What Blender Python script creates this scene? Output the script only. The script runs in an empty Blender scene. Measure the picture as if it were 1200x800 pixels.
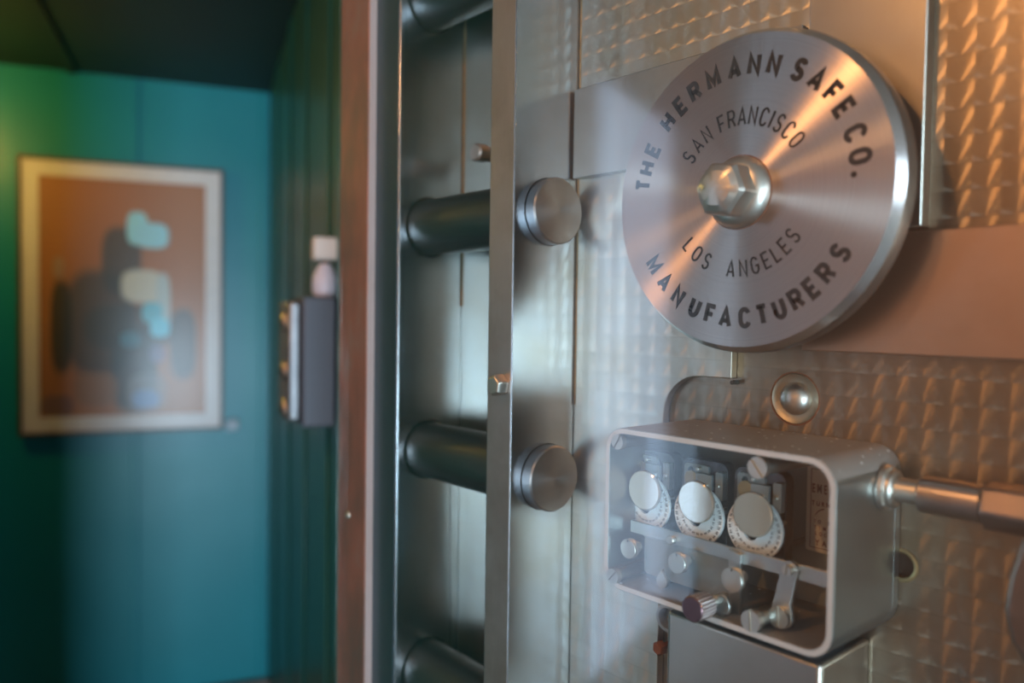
import bpy, bmesh, math, random
from math import sin, cos, pi, radians, sqrt, hypot
from mathutils import Vector, Matrix
random.seed(7)
S = bpy.context.scene
COL = S.collection

# ---------------------------------------------------------------- camera
YAW, PITCH, ROLL, FPX = 0.858299, 0.031966, 0.013996, 931.58
CAM = Vector((0, -.526, 1.35))
FW = Vector((-sin(YAW)*cos(PITCH), cos(YAW)*cos(PITCH), -sin(PITCH)))
r0 = FW.cross(Vector((0, 0, 1))).normalized(); u0 = r0.cross(FW)
RT = cos(ROLL)*r0 + sin(ROLL)*u0
UP = -sin(ROLL)*r0 + cos(ROLL)*u0
def ray(x, y): return FW + RT*((x-600)/FPX) - UP*((y-400)/FPX)
def atY(x, y, Y):
    d = ray(x, y); return CAM + d*((Y-CAM.y)/d.y)
def atX(x, y, X):
    d = ray(x, y); return CAM + d*((X-CAM.x)/d.x)
cd = bpy.data.cameras.new('camera'); cam = bpy.data.objects.new('camera', cd); COL.objects.link(cam)
M = Matrix((RT, UP, -FW)).transposed().to_4x4(); M.translation = CAM
cam.matrix_world = M
cd.sensor_width = 36; cd.lens = FPX/1200*36; cd.clip_start = .02; cd.clip_end = 60
cd.dof.use_dof = True; cd.dof.focus_distance = .615; cd.dof.aperture_fstop = 2.8
S.camera = cam
S.view_settings.view_transform = 'Standard'; S.view_settings.look = 'None'
S.view_settings.gamma = 1; S.view_settings.use_curve_mapping = False
S.view_settings.exposure = 0.0

# ---------------------------------------------------------------- materials
class NT:
    def __init__(s, name):
        s.m = bpy.data.materials.new(name); s.m.use_nodes = True
        s.t = s.m.node_tree; s.t.nodes.clear()
        s.out = s.n('ShaderNodeOutputMaterial')
    def n(s, typ, **kw):
        nd = s.t.nodes.new(typ)
        for k, v in kw.items():
            if k.startswith('_'): setattr(nd, k[1:], v)
            else:
                nd.inputs[k.replace('__', ' ')].default_value = v
        return nd
    def l(s, a, b): s.t.links.new(a, b)
    def math(s, op, a, b=None, clamp=False):
        nd = s.t.nodes.new('ShaderNodeMath'); nd.operation = op; nd.use_clamp = clamp
        for i, v in enumerate((a, b)):
            if v is None: continue
            if isinstance(v, (int, float)): nd.inputs[i].default_value = v
            else: s.l(v, nd.inputs[i])
        return nd.outputs[0]
    def vmath(s, op, a, b=None):
        nd = s.t.nodes.new('ShaderNodeVectorMath'); nd.operation = op
        for i, v in enumerate((a, b)):
            if v is None: continue
            if isinstance(v, (tuple, list)): nd.inputs[i].default_value = v
            else: s.l(v, nd.inputs[i])
        return nd.outputs[0]
    def mix(s, fac, a, b, mode='MIX'):
        nd = s.t.nodes.new('ShaderNodeMix'); nd.data_type = 'RGBA'; nd.blend_type = mode
        for i, v in ((0, fac), (6, a), (7, b)):
            if isinstance(v, (int, float)): nd.inputs[i].default_value = v
            elif isinstance(v, (tuple, list)): nd.inputs[i].default_value = tuple(v)+(1,) if len(v) == 3 else v
            else: s.l(v, nd.inputs[i])
        return nd.outputs[2]
    def ramp(s, fac, stops):
        nd = s.t.nodes.new('ShaderNodeValToRGB'); e = nd.color_ramp.elements
        while len(e) < len(stops): e.new(.5)
        for el, (p, c) in zip(e, stops): el.position = p; el.color = tuple(c)+(1,) if len(c) == 3 else c
        s.l(fac, nd.inputs[0]); return nd.outputs[0]
    def noise(s, scale, detail=3, stretch=None, rough=.5, w=None):
        g = s.n('ShaderNodeNewGeometry')
        v = g.outputs['Position']
        if stretch: v = s.vmath('MULTIPLY', v, stretch)
        nd = s.n('ShaderNodeTexNoise'); nd.inputs['Scale'].default_value = scale
        nd.inputs['Detail'].default_value = detail; nd.inputs['Roughness'].default_value = rough
        s.l(v, nd.inputs['Vector']); return nd.outputs['Fac']
    def bsdf(s, **kw):
        b = s.n('ShaderNodeBsdfPrincipled', **kw); s.l(b.outputs[0], s.out.inputs[0]); s.b = b; return b
def c4(c): return tuple(c)+(1,)

def metal(name, col, rough=.3, var=.25, stretch=(1, 1, 1), stain=None, bump=.0, scale=60, metallic=1, stain_amt=.5, aniso=0):
    N = NT(name); b = N.bsdf(Metallic=metallic, Roughness=rough)
    f = N.noise(scale, 4, stretch)
    c = N.mix(f, tuple(max(0, x*(1-var)) for x in col), tuple(min(1, x*(1+var)) for x in col))
    if stain:
        g = N.noise(9, 5, None, .65)
        m = N.ramp(g, [(.45, (0, 0, 0)), (.72, (1, 1, 1))])
        m = N.math('MULTIPLY', m, stain_amt)
        c = N.mix(m, c, stain)
    N.l(c, b.inputs['Base Color'])
    r = N.math('ADD', N.math('MULTIPLY', f, .1), rough-.05); N.l(r, b.inputs['Roughness'])
    if bump:
        bp = N.n('ShaderNodeBump', Strength=bump, Distance=.0004); N.l(f, bp.inputs['Height']); N.l(bp.outputs[0], b.inputs['Normal'])
    return N.m
def plain(name, col, rough=.5, metallic=0, var=.1, scale=40):
    return metal(name, col, rough, var, metallic=metallic, scale=scale)

def jewelled(name, col, cell=.0165, rough=.36, stain=(.25, .16, .07), stain_amt=.5, ox=0, oz=0, tilt=0, aniso=1.0, grain=.42):
    """engine-turned steel: rows of overlapping swirl spots, each with circular grain"""
    N = NT(name); b = N.bsdf(Metallic=1.0, Roughness=rough, Anisotropic=aniso)
    g = N.n('ShaderNodeNewGeometry')
    sx = N.n('ShaderNodeSeparateXYZ'); N.l(g.outputs['Position'], sx.inputs[0])
    u = N.math('DIVIDE', N.math('ADD', sx.outputs[0], 10+ox), cell)
    v = N.math('DIVIDE', N.math('ADD', sx.outputs[2], 10+oz), cell)
    if tilt:
        u = N.math('ADD', u, N.math('MULTIPLY', v, tilt))
    lu = N.math('SUBTRACT', N.math('FRACT', u), .5)
    lv = N.math('ADD', N.math('FRACT', v), .02)
    cv = N.n('ShaderNodeCombineXYZ'); N.l(lu, cv.inputs[0]); N.l(lv, cv.inputs[2])
    t = N.vmath('NORMALIZE', cv.outputs[0])
    N.l(t, b.inputs['Tangent'])
    cid = N.n('ShaderNodeCombineXYZ'); N.l(N.math('FLOOR', u), cid.inputs[0]); N.l(N.math('FLOOR', v), cid.inputs[1])
    wn = N.n('ShaderNodeTexWhiteNoise'); wn.noise_dimensions = '2D'; N.l(cid.outputs[0], wn.inputs['Vector'])
    f = N.noise(30, 4)
    c = N.mix(wn.outputs[0], tuple(x*.88 for x in col), col)
    c = N.mix(N.math('MULTIPLY', f, .3), c, tuple(x*.6 for x in col))
    # row edges of the spots are slightly worn
    ed = N.math('MULTIPLY', N.math('GREATER_THAN', lv, .95), .25)
    c = N.mix(ed, c, tuple(x*.6 for x in col))
    m = N.math('MULTIPLY', N.ramp(N.noise(11, 5, None, .6), [(.45, (0, 0, 0)), (.7, (1, 1, 1))]), stain_amt)
    c = N.mix(m, c, stain); N.l(c, b.inputs['Base Color'])
    # ring grooves
    d = N.n('ShaderNodeVectorMath', _operation='LENGTH'); N.l(cv.outputs[0], d.inputs[0])
    wv = N.math('SINE', N.math('MULTIPLY', d.outputs['Value'], 60))
    bp = N.n('ShaderNodeBump', Strength=.05, Distance=.0002); N.l(wv, bp.inputs['Height']); N.l(bp.outputs[0], b.inputs['Normal'])
    N.l(N.math('ADD', N.math('MULTIPLY', f, .10), rough-.09), b.inputs['Roughness'])
    # between the swirl grain the sheet keeps a plain satin finish
    b2_ = N.n('ShaderNodeBsdfPrincipled', Metallic=1.0, Roughness=.34); N.l(c, b2_.inputs['Base Color'])
    mx = N.n('ShaderNodeMixShader'); mx.inputs[0].default_value = grain
    N.l(b2_.outputs[0], mx.inputs[1]); N.l(b.outputs[0], mx.inputs[2]); N.l(mx.outputs[0], N.out.inputs[0])
    return N.m

def spun(name, col, centre, axis, rough=.3, aniso=.8):
    """lathe-turned metal, grain in circles round centre"""
    N = NT(name); b = N.bsdf(Metallic=1.0, Roughness=rough, Anisotropic=aniso)
    g = N.n('ShaderNodeNewGeometry')
    p = N.vmath('SUBTRACT', g.outputs['Position'], tuple(centre))
    flat = tuple(0 if a else 1 for a in axis)
    q = N.vmath('MULTIPLY', p, flat)
    N.l(N.vmath('NORMALIZE', q), b.inputs['Tangent'])
    d = N.n('ShaderNodeVectorMath', _operation='LENGTH'); N.l(q, d.inputs[0])
    nd = N.n('ShaderNodeTexNoise'); nd.noise_dimensions = '1D'; nd.inputs['Scale'].default_value = 900; nd.inputs['Detail'].default_value = 3
    N.l(d.outputs['Value'], nd.inputs['W'])
    f2 = N.noise(14, 4)
    c = N.mix(nd.outputs['Fac'], tuple(x*.85 for x in col), tuple(min(1, x*1.1) for x in col))
    c = N.mix(N.math('MULTIPLY', f2, .25), c, tuple(x*.75 for x in col))
    N.l(c, b.inputs['Base Color'])
    N.l(N.math('ADD', N.math('MULTIPLY', nd.outputs['Fac'], .1), rough-.05), b.inputs['Roughness'])
    bp = N.n('ShaderNodeBump', Strength=.15, Distance=.0001); N.l(nd.outputs['Fac'], bp.inputs['Height']); N.l(bp.outputs[0], b.inputs['Normal'])
    return N.m

def glass(name, rough=.0, tint=(1, 1, 1), boost=1.0):
    N = NT(name)
    tr = N.n('ShaderNodeBsdfTransparent', Color=c4(tint)); gl = N.n('ShaderNodeBsdfGlossy', Roughness=rough)
    lw = N.n('ShaderNodeLayerWeight', Blend=.5)
    f = N.math('ADD', N.math('MULTIPLY', N.math('POWER', lw.outputs['Facing'], 5), .96), .045*boost, True)
    mx = N.n('ShaderNodeMixShader'); N.l(f, mx.inputs[0]); N.l(tr.outputs[0], mx.inputs[1]); N.l(gl.outputs[0], mx.inputs[2])
    N.l(mx.outputs[0], N.out.inputs[0]); return N.m

def paint(name, col, rough, dark=.6, bump=.1, scale=6):
    N = NT(name); b = N.bsdf(Roughness=rough)
    f = N.noise(scale, 4)
    c = N.mix(f, tuple(x*dark for x in col), col); N.l(c, b.inputs['Base Color'])
    bp = N.n('ShaderNodeBump', Strength=bump, Distance=.02); N.l(N.noise(2.2, 2), bp.inputs['Height']); N.l(bp.outputs[0], b.inputs['Normal'])
    return N.m

m_plate = metal('brushed_steel_plate', (.50, .47, .42), .3, .04, (70, 1, 1.2), (.36, .25, .13), .015, 40, stain_amt=.35)
m_hplate = metal('reflection_tinted_steel', (.55, .38, .28), .32, .04, (1.2, 1, 90), (.36, .22, .13), .015, 30, stain_amt=.3)  # orange reflections tinted into the steel colour
m_bar = metal('blue_grey_steel_bar', (.43, .47, .54), .22, .03, (50, 50, 1), (.30, .26, .2), .008, 40, stain_amt=.3)
m_barb = metal('brown_steel_edge', (.60, .51, .48), .40, .12, (60, 60, 1), (.28, .18, .12), .1, 40)
m_flange = metal('dull_steel_rim', (.42, .46, .50), .24, .08, (40, 40, 1), (.22, .18, .14), .06, 40, stain_amt=.35)
m_dark = metal('dark_blue_steel', (.13, .16, .20), .42, .2, (30, 30, 1), None, .05, 40)
m_bolt = metal('dark_bolt_steel', (.18, .165, .165), .33, .2, (1, 40, 40), (.16, .10, .07), .05, 20, stain_amt=.4)
m_screw = metal('bright_screw_steel', (.62, .58, .52), .38, .08)
m_case = metal('brushed_nickel_case', (.47, .48, .46), .34, .16, (70, 70, 1.5), None, .08, 60)
m_inner = metal('grey_lock_interior', (.30, .335, .34), .5, .1, metallic=.6)
m_dull = metal('satin_nickel', (.50, .51, .50), .4, .08)
m_mov = metal('dark_movement_plate', (.12, .13, .145), .4, .3, scale=300)
m_brass = metal('aged_brass_ring', (.42, .33, .18), .5, .3)
m_rust = plain('rust', (.20, .07, .03), .8, 0, .5, 300)
m_black = plain('black_enamel', (.018, .016, .016), .35)
m_hole = plain('dark_hole', (.03, .026, .02), .7)
m_knob = metal('dark_plum_knob', (.16, .09, .10), .35, .1)
m_glass = glass('clear_glass', .07, (.97, .99, .985), 1.0)
m_cover = glass('lock_cover_glass', .02, (.98, .99, .99), .8)
m_white = plain('white_dial_enamel', (.80, .82, .82), .4)
m_mirror = metal('polished_mirror_disc', (.55, .50, .43), .08, .03, metallic=.65)
m_label = metal('silver_label', (.66, .60, .55), .4, .06, metallic=.15)
m_maroon = plain('maroon_print', (.16, .025, .03), .5)
m_ink = plain('dark_print', (.04, .045, .06), .5)
m_jewel = jewelled('engine_turned_steel', (.38, .315, .245),   .0165, .35, ox=.003, oz=.004)
m_jewel2 = jewelled('pale_engine_turned_steel', (.70, .66, .57), .0165, .40, (.50, .38, .20), .5, ox=.006, oz=.0, tilt=0, aniso=.95, grain=.38)
DC = Vector((-.3115, -.055, 1.4361))
m_disc = spun('lathe_turned_steel', (.53, .445, .405), DC, (0, 1, 0), .32, 1.0)

def red_paint():
    N = NT('worn_red_paint'); b = N.bsdf(Roughness=.5)
    f = N.noise(14, 6, (1, 1, .35), .6)
    c = N.ramp(f, [(.36, (.10, .07, .06)), (.47, (.17, .075, .055)), (.58, (.26, .095, .065)), (.70, (.24, .15, .125))])
    N.l(c, b.inputs['Base Color']); b.inputs['Metallic'].default_value = .25
    return N.m
m_red = red_paint()
m_pink = metal('worn_bright_edge', (.58, .40, .37), .55, .15, (40, 40, 2), (.40, .22, .17), .1, 60, metallic=0, stain_amt=.3)

# ---------------------------------------------------------------- mesh helpers
def MB(): return bmesh.new()
def box(bm, x0, x1, y0, y1, z0, z1):
    v = [bm.verts.new((x, y, z)) for x in (x0, x1) for y in (y0, y1) for z in (z0, z1)]
    for f in ((0, 1, 3, 2), (4, 6, 7, 5), (0, 4, 5, 1), (2, 3, 7, 6), (0, 2, 6, 4), (1, 5, 7, 3)):
        bm.faces.new([v[i] for i in f])
    return bm
AX = {'X': (Vector((1, 0, 0)), Vector((0, 1, 0)), Vector((0, 0, 1))),
      'Y': (Vector((0, 1, 0)), Vector((0, 0, 1)), Vector((1, 0, 0))),
      'Z': (Vector((0, 0, 1)), Vector((1, 0, 0)), Vector((0, 1, 0)))}
def lathe(bm, c, axis, prof, seg=48, knurl=0):
    a, p, q = AX[axis]; c = Vector(c); rings = []
    for r, t in prof:
        if r < 1e-7: rings.append([bm.verts.new(c+a*t)]); continue
        ring = []
        for i in range(seg):
            th = 2*pi*i/seg; rr = r*(1+(knurl if (i % 2) else 0))
            ring.append(bm.verts.new(c+a*t+(p*cos(th)+q*sin(th))*rr))
        rings.append(ring)
    for A, B in zip(rings, rings[1:]):
        n = max(len(A), len(B))
        for i in range(n):
            j = (i+1) % n
            if len(A) == 1 and len(B) == 1: continue
            if len(A) == 1: bm.faces.new((A[0], B[j], B[i]))
            elif len(B) == 1: bm.faces.new((A[i], A[j], B[0]))
            else: bm.faces.new((A[i], A[j], B[j], B[i]))
    return bm
def cyl(bm, c, axis, r, t0, t1, seg=40, ch=0):
    s = 1 if t1 > t0 else -1
    pr = [(0, t0), (r-ch, t0), (r, t0+s*ch), (r, t1-s*ch), (r-ch, t1), (0, t1)] if ch else [(0, t0), (r, t0), (r, t1), (0, t1)]
    return lathe(bm, c, axis, pr, seg)
def curve_mesh(loops, depth):
    cu = bpy.data.curves.new('tmp', 'CURVE'); cu.dimensions = '2D'; cu.fill_mode = 'BOTH'; cu.extrude = depth/2*100
    for L in loops:
        sp = cu.splines.new('POLY'); sp.points.add(len(L)-1)
        for p, (x, y) in zip(sp.points, L): p.co = (x*100, y*100, 0, 1)
        sp.use_cyclic_u = True
    return conv(cu)
def conv(cu):
    o = bpy.data.objects.new('tmp', cu); COL.objects.link(o)
    dg = bpy.context.evaluated_depsgraph_get(); dg.update()
    me = bpy.data.meshes.new_from_object(o.evaluated_get(dg))
    bpy.data.objects.remove(o); bpy.data.curves.remove(cu); me.transform(Matrix.Scale(.01, 4)); return me
def slab(bm, loops, lo, hi, plane='XZ'):
    """loops of (a,b) extruded between lo and hi; plane XZ extrudes along Y, YZ along X, XY along Z"""
    me = curve_mesh(loops, abs(hi-lo)); mid = (lo+hi)/2
    for v in me.vertices:
        a, b, t = v.co
        v.co = (a, mid+t, b) if plane == 'XZ' else ((mid+t, a, b) if plane == 'YZ' else (a, b, mid+t))
    tb = bmesh.new(); tb.from_mesh(me); bmesh.ops.remove_doubles(tb, verts=tb.verts[:], dist=1e-6); tb.to_mesh(me); tb.free()
    bm.from_mesh(me); bpy.data.meshes.remove(me); return bm
def rrect(x0, x1, z0, z1, r, n=8):
    out = []
    for cx, cz, a in ((x1-r, z1-r, 0), (x0+r, z1-r, 90), (x0+r, z0+r, 180), (x1-r, z0+r, 270)):
        for i in range(n+1):
            t = radians(a+90*i/n); out.append((cx+r*cos(t), cz+r*sin(t)))
    return out
def circ(x, z, r, n=40): return [(x+r*cos(2*pi*i/n), z+r*sin(2*pi*i/n)) for i in range(n)]

def setlab(o, label, cat, group=None):
    o['label'] = label; o['category'] = cat
    if group: o['group'] = group
    return o
def origin_of(p): return p.get('_o') and Vector(p['_o']) or Vector((0, 0, 0))
ORG = {}
def obj(name, bm, mat, parent=None, loc=None, bevel=0, smooth=35, seg=2, label=None):
    o_ = ORG.get(parent.name) if parent else (Vector(loc) if loc else Vector((0, 0, 0)))
    bmesh.ops.recalc_face_normals(bm, faces=bm.faces[:])
    me = bpy.data.meshes.new(name)
    bmesh.ops.translate(bm, verts=bm.verts[:], vec=-o_)
    bm.to_mesh(me); bm.free()
    for m in (mat if isinstance(mat, (list, tuple)) else (mat,)): me.materials.append(m)
    me.shade_smooth(); me.set_sharp_from_angle(angle=radians(smooth))
    o = bpy.data.objects.new(name, me); COL.objects.link(o)
    if parent: o.parent = parent
    else: o.location = o_
    ORG[o.name] = o_
    if bevel:
        md = o.modifiers.new('bevel', 'BEVEL'); md.width = bevel; md.segments = seg; md.limit_method = 'ANGLE'; md.angle_limit = radians(40)
        md.harden_normals = False
    if label: o['label'] = label
    return o
def thing(name, label, cat, loc=(0, 0, 0), group=None):
    o = bpy.data.objects.new(name, None); COL.objects.link(o); o.location = loc; o.empty_display_size = .02
    ORG[o.name] = Vector(loc); return setlab(o, label, cat, group)
def struct(name, bm, mat, **kw):
    o = obj(name, bm, mat, **kw); o['kind'] = 'structure'; return o
def copy_tree(o, delta=None, parent=None):
    c = o.copy(); COL.objects.link(c)
    if parent is not None: c.parent = parent
    ORG[c.name] = ORG[o.name] + (delta or Vector((0, 0, 0)))
    if delta is not None: c.location = o.location + delta
    for ch in o.children: copy_tree(ch, None, c)
    return c

FONT_CACHE = {}
def glyph(ch, size, bold, shear=0):
    cu = bpy.data.curves.new('t', 'FONT'); cu.body = ch; cu.size = size*100; cu.offset = bold*100; cu.extrude = .02
    cu.align_x = 'CENTER'; cu.resolution_u = 4; return conv(cu)
def add_glyph(bm, ch, size, bold, fn, sx=1.0):
    me = glyph(ch, size, bold)
    if not me.vertices: return
    for v in me.vertices: v.co = fn(v.co.x*sx, v.co.y, v.co.z)
    bm.from_mesh(me); bpy.data.meshes.remove(me)
def arc_text(bm, chars, centre, R, Y, size, bold, outward=True, sx=1.0):
    """chars: list of (letter, angle in degrees in the XZ plane); R is the baseline radius"""
    for ch, ang in chars:
        t = radians(ang); rad = Vector((cos(t), 0, sin(t)))
        if outward: up = rad; right = Vector((sin(t), 0, -cos(t)))
        else: up = -rad; right = Vector((-sin(t), 0, cos(t)))
        base = Vector((centre[0], Y, centre[2])) + rad*R
        add_glyph(bm, ch, size, bold, lambda x, y, z, b=base, u=up, r=right: b + r*x + u*y + Vector((0, -z, 0)), sx)

def arcp(cx, cy, rx, ry, a0, a1, n=12):
    return [(cx+rx*cos(radians(a0+(a1-a0)*i/n)), cy+ry*sin(radians(a0+(a1-a0)*i/n))) for i in range(n+1)]
# engraver's letters as centre lines in a box 1 wide and 1 high
STROKES = {
 'T': [[(-.5, 1), (.5, 1)], [(0, 1), (0, 0)]], 'H': [[(-.5, 0), (-.5, 1)], [(.5, 0), (.5, 1)], [(-.5, .5), (.5, .5)]],
 'E': [[(.45, 1), (-.45, 1), (-.45, 0), (.45, 0)], [(-.45, .5), (.3, .5)]], 'F': [[(.45, 1), (-.45, 1), (-.45, 0)], [(-.45, .5), (.3, .5)]],
 'L': [[(-.42, 1), (-.42, 0), (.42, 0)]], 'I': [[(0, 0), (0, 1)]],
 'R': [[(-.46, 0), (-.46, 1), (.1, 1)]+arcp(.16, .74, .32, .26, 90, -90)+[(.1, .48), (-.46, .48)], [(.1, .48), (.5, 0)]],
 'M': [[(-.6, 0), (-.6, 1), (0, .2), (.6, 1), (.6, 0)]], 'A': [[(-.54, 0), (0, 1), (.54, 0)], [(-.34, .3), (.34, .3)]],
 'N': [[(-.5, 0), (-.5, 1), (.5, 0), (.5, 1)]], 'U': [[(-.46, 1), (-.46, .36)]+arcp(0, .36, .46, .36, 180, 360)+[(.46, 1)]],
 'O': [arcp(0, .64, .5, .36, 0, 180)+arcp(0, .36, .5, .36, 180, 360)+[(.5, .64)]],
 'C': [arcp(0, .66, .48, .34, 20, 180)+arcp(0, .34, .48, .34, 180, 340)],
 'G': [arcp(0, .66, .48, .34, 25, 180)+arcp(0, .34, .48, .34, 180, 360)+[(.48, .46), (.08, .46)]],
 'S': [arcp(0, .74, .42, .26, 20, 270, 14)+arcp(0, .25, .45, .25, 90, -160, 14)]}
def stroke_text(bm, chars, centre, R, Y, h, w, sw, outward=True):
    for ch, ang in chars:
        t = radians(ang); rad = Vector((cos(t), 0, sin(t)))
        if outward: up = rad; right = Vector((sin(t), 0, -cos(t)))
        else: up = -rad; right = Vector((-sin(t), 0, cos(t)))
        base = Vector((centre[0], Y, centre[2])) + rad*R; hs = sw/2
        for line in STROKES[ch]:
            P = [(x*(w-sw), hs+y*(h-sw)) for x, y in line]; n = len(P); Lf = []; Rg = []
            closed = hypot(P[0][0]-P[-1][0], P[0][1]-P[-1][1]) < 1e-6
            for i in range(n):
                a = P[i-1] if i else (P[-2] if closed else None); c = P[i+1] if i < n-1 else (P[1] if closed else None); q = P[i]
                def nrm(u, v):
                    dx, dy = v[0]-u[0], v[1]-u[1]; L_ = hypot(dx, dy) or 1; return Vector((-dy/L_, dx/L_))
                if a is None: m = nrm(q, c)*hs
                elif c is None: m = nrm(a, q)*hs
                else:
                    n1, n2 = nrm(a, q), nrm(q, c); m = n1+n2
                    if m.length < 1e-6: m = n1*hs
                    else: m = m.normalized(); m = m*min(hs/max(.2, m.dot(n1)), hs*2.0)
                ex = 0
                Lf.append((q[0]+m.x, q[1]+m.y)); Rg.append((q[0]-m.x, q[1]-m.y))
            f = lambda p: bm.verts.new(base+right*p[0]+up*p[1])
            LV = [f(p) for p in Lf]; RV = [f(p) for p in Rg]
            for i in range(n-1): bm.faces.new((LV[i], LV[i+1], RV[i+1], RV[i]))
def thicken(bm, d=.0002):
    bmesh.ops.recalc_face_normals(bm, faces=bm.faces[:])
    r = bmesh.ops.extrude_face_region(bm, geom=bm.faces[:])
    bmesh.ops.translate(bm, verts=[v for v in r['geom'] if isinstance(v, bmesh.types.BMVert)], vec=(0, -d, 0))

# ================================================================ THE VAULT DOOR
ZB, ZT = .12, 2.02
XBAR, XBARL, YBAR = -.5122, -.5454, -.0827
XF, YF, XF2 = -.6946, -.0812, -.738
BOLT_Y, BOLT_R = -.042, .029
BOLT_Z = [1.442 + .2345*k for k in (2, 1, 0, -1, -2, -3, -4)]
BOLT_Z = [z for z in BOLT_Z if ZB+.05 < z < ZT-.05]
redY = atX(430, 400, XF2).y
redX0 = atY(397, 400, redY).x
door = thing('vault_door', 'open steel vault door seen from inside, rusty red outer edge and engine-turned lining plates', 'vault door', (-.1, .06, 0))
b = MB(); box(b, redX0+.03, .55, .006, .16, .02, 2.08); obj('door_body', b, m_dark, door, bevel=.004)
b = MB(); slab(b, [[(YF, ZB), (.004, ZB), (.004, ZT), (YF, ZT)]] + [circ(BOLT_Y, z, BOLT_R+.0012) for z in BOLT_Z], XF2+.0005, XF, 'YZ')
obj('inner_rim', b, [m_flange], door, bevel=.0015, label='dull grey steel rim the bolts slide through')
b = MB(); box(b, XF2-.0005, XF-.002, YF-.0012, YF-.0001, ZB, ZT); obj('rim_edge', b, m_dark, door, label='dark blue-grey edge face of the rim')
b = MB(); box(b, redX0, XF2-.0015, redY, .12, .03, 2.07); outer = obj('outer_rim', b, m_red, door, bevel=.002, label='worn rusty red painted outer rim')
b = MB(); box(b, XF2-.0014, XF2-.0004, redY+.001, YF, .03, 2.07); obj('rim_step', b, m_pink, door, label='bare bright worn step')
p = atY(408, 603, redY); b = MB(); lathe(b, (p.x, redY, p.z), 'Y', [(0, -.0025), (.003, -.002), (.0045, 0.0)], 20); obj('rivet', b, m_screw, outer, label='tiny bright rivet')
b = MB(); box(b, XF+.0005, XBAR-.001, 0, .005, ZB, ZT); obj('recess_plate', b, m_plate, door)
# jewelled lining, with the bored hole and the rivet seat
hole = atY(1056, 662, 0); riv = atY(931, 467, 0)
b = MB(); slab(b, [[(XBAR+.0005, ZB), (.5, ZB), (.5, ZT), (XBAR+.0005, ZT)], circ(hole.x, hole.z, .0112), circ(riv.x, riv.z, .0187)], 0, .005)
obj('engine_turned_lining', b, m_jewel, door, label='engine-turned lining plate with rows of swirled spots')
b = MB(); lathe(b, (hole.x, 0, hole.z), 'Y', [(.0082, .0045), (.0082, -.0004), (.0095, -.0010), (.0110, -.0006), (.0111, .0045)], 40); obj('hole_ring', b, m_brass, door, label='rusty brass ring lining a hole')
b = MB(); cyl(b, (hole.x, 0, hole.z), 'Y', .0082, .0052, .0040); obj('hole_bottom', b, m_hole, door)
b = MB(); lathe(b, (riv.x, 0, riv.z), 'Y', [(0, .002), (.0125, .002), (.0165, .001), (.0178, .0002), (.0185, .0006), (.0186, .0045)], 48); rs = obj('rivet_seat', b, metal('seat_steel', (.42, .38, .30), .45, .1), door, label='dished rusty-rimmed seat round the domed rivet')
b = MB(); lathe(b, (riv.x, 0, riv.z), 'Y', [(.0186, .003), (.0186, -.0003), (.0192, -.0004), (.0194, .0000)], 48); obj('rust_ring', b, m_rust, rs)
b = MB(); lathe(b, (riv.x, .001, riv.z), 'Y', [(0, -.0072), (.004, -.0068), (.0078, -.0055), (.0105, -.003), (.0118, 0), (.0118, .001)], 40); obj('domed_rivet', b, m_screw, rs)
# raised pale cover sheet left of the lining, with its rounded notch
YC = -.008
al = atY(777, 495, YC).x; ll = atY(765, 760, YC).x; atop = atY(815, 441, YC).z; sr = atY(857, 430, YC).x
rr = .034; arc = [(al+rr-rr*cos(radians(a)), atop-rr+rr*sin(radians(a))) for a in range(0, 91, 9)]
L = [(XBAR+.0008, ZB), (ll, ZB), (al, atop-rr-.03)] + arc + [(sr, atop+.0005), (sr, 1.40), (-.2885, 1.42), (-.2885, ZT), (XBAR+.0008, ZT)]
b = MB(); slab(b, [L], YC, -.0002); obj('cover_sheet', b, m_jewel2, door, bevel=.0008, label='pale raised cover sheet with a rounded notch')
p = atY(855.5, 445, YC); b = MB(); cyl(b, (p.x+.001, -.004, p.z-.002), 'Y', .0017, -.003, .004, 16); obj('pin', b, m_hole, door)  # dark plug standing in for the shade of a small hole
m_seam = plain('rusty_seam_stain', (.30, .19, .09), .7, 0, .5, 200)
b = MB(); box(b, XBAR+.0009, XBAR+.0026, YC-.0004, YC-.0001, 1.27, ZT-.02); obj('seam_stain', b, m_seam, door, label='rusty line along the seam beside the vertical bar')
b = MB(); box(b, XF+.0006, XF+.0030, -.0004, -.0001, 1.36, ZT-.02); obj('corner_stain', b, m_seam, door, label='rusty line in the corner of the recess')
# rusty lower screw and clip in the notch
p = atY(769, 757, -.014); sc = thing('rusty_screw', 'small rusty brown screw sticking out of the dark notch below the time lock', 'screw', (p.x+.006, 0, p.z))
b = MB(); lathe(b, (p.x+.004, 0, p.z), 'Y', [(0, -.018), (.0045, -.018), (.006, -.016), (.006, -.012), (.003, -.011), (.003, -.0005)], 6); obj('screw_body', b, m_rust, sc)
p = atY(779, 722, -.006)
b = MB(); lathe(b, (p.x+.004, 0, p.z), 'Y', [(.0075, -.0005), (.0075, -.007), (.0085, -.0085), (.011, -.0085), (.012, -.007), (.012, -.0005)], 36)
setlab(obj('ring_bushing', b, m_inner, None, (p.x+.004, 0, p.z)), 'pale steel ring bushing half hidden behind the box bracket, above the rusty screw', 'ring')

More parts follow.
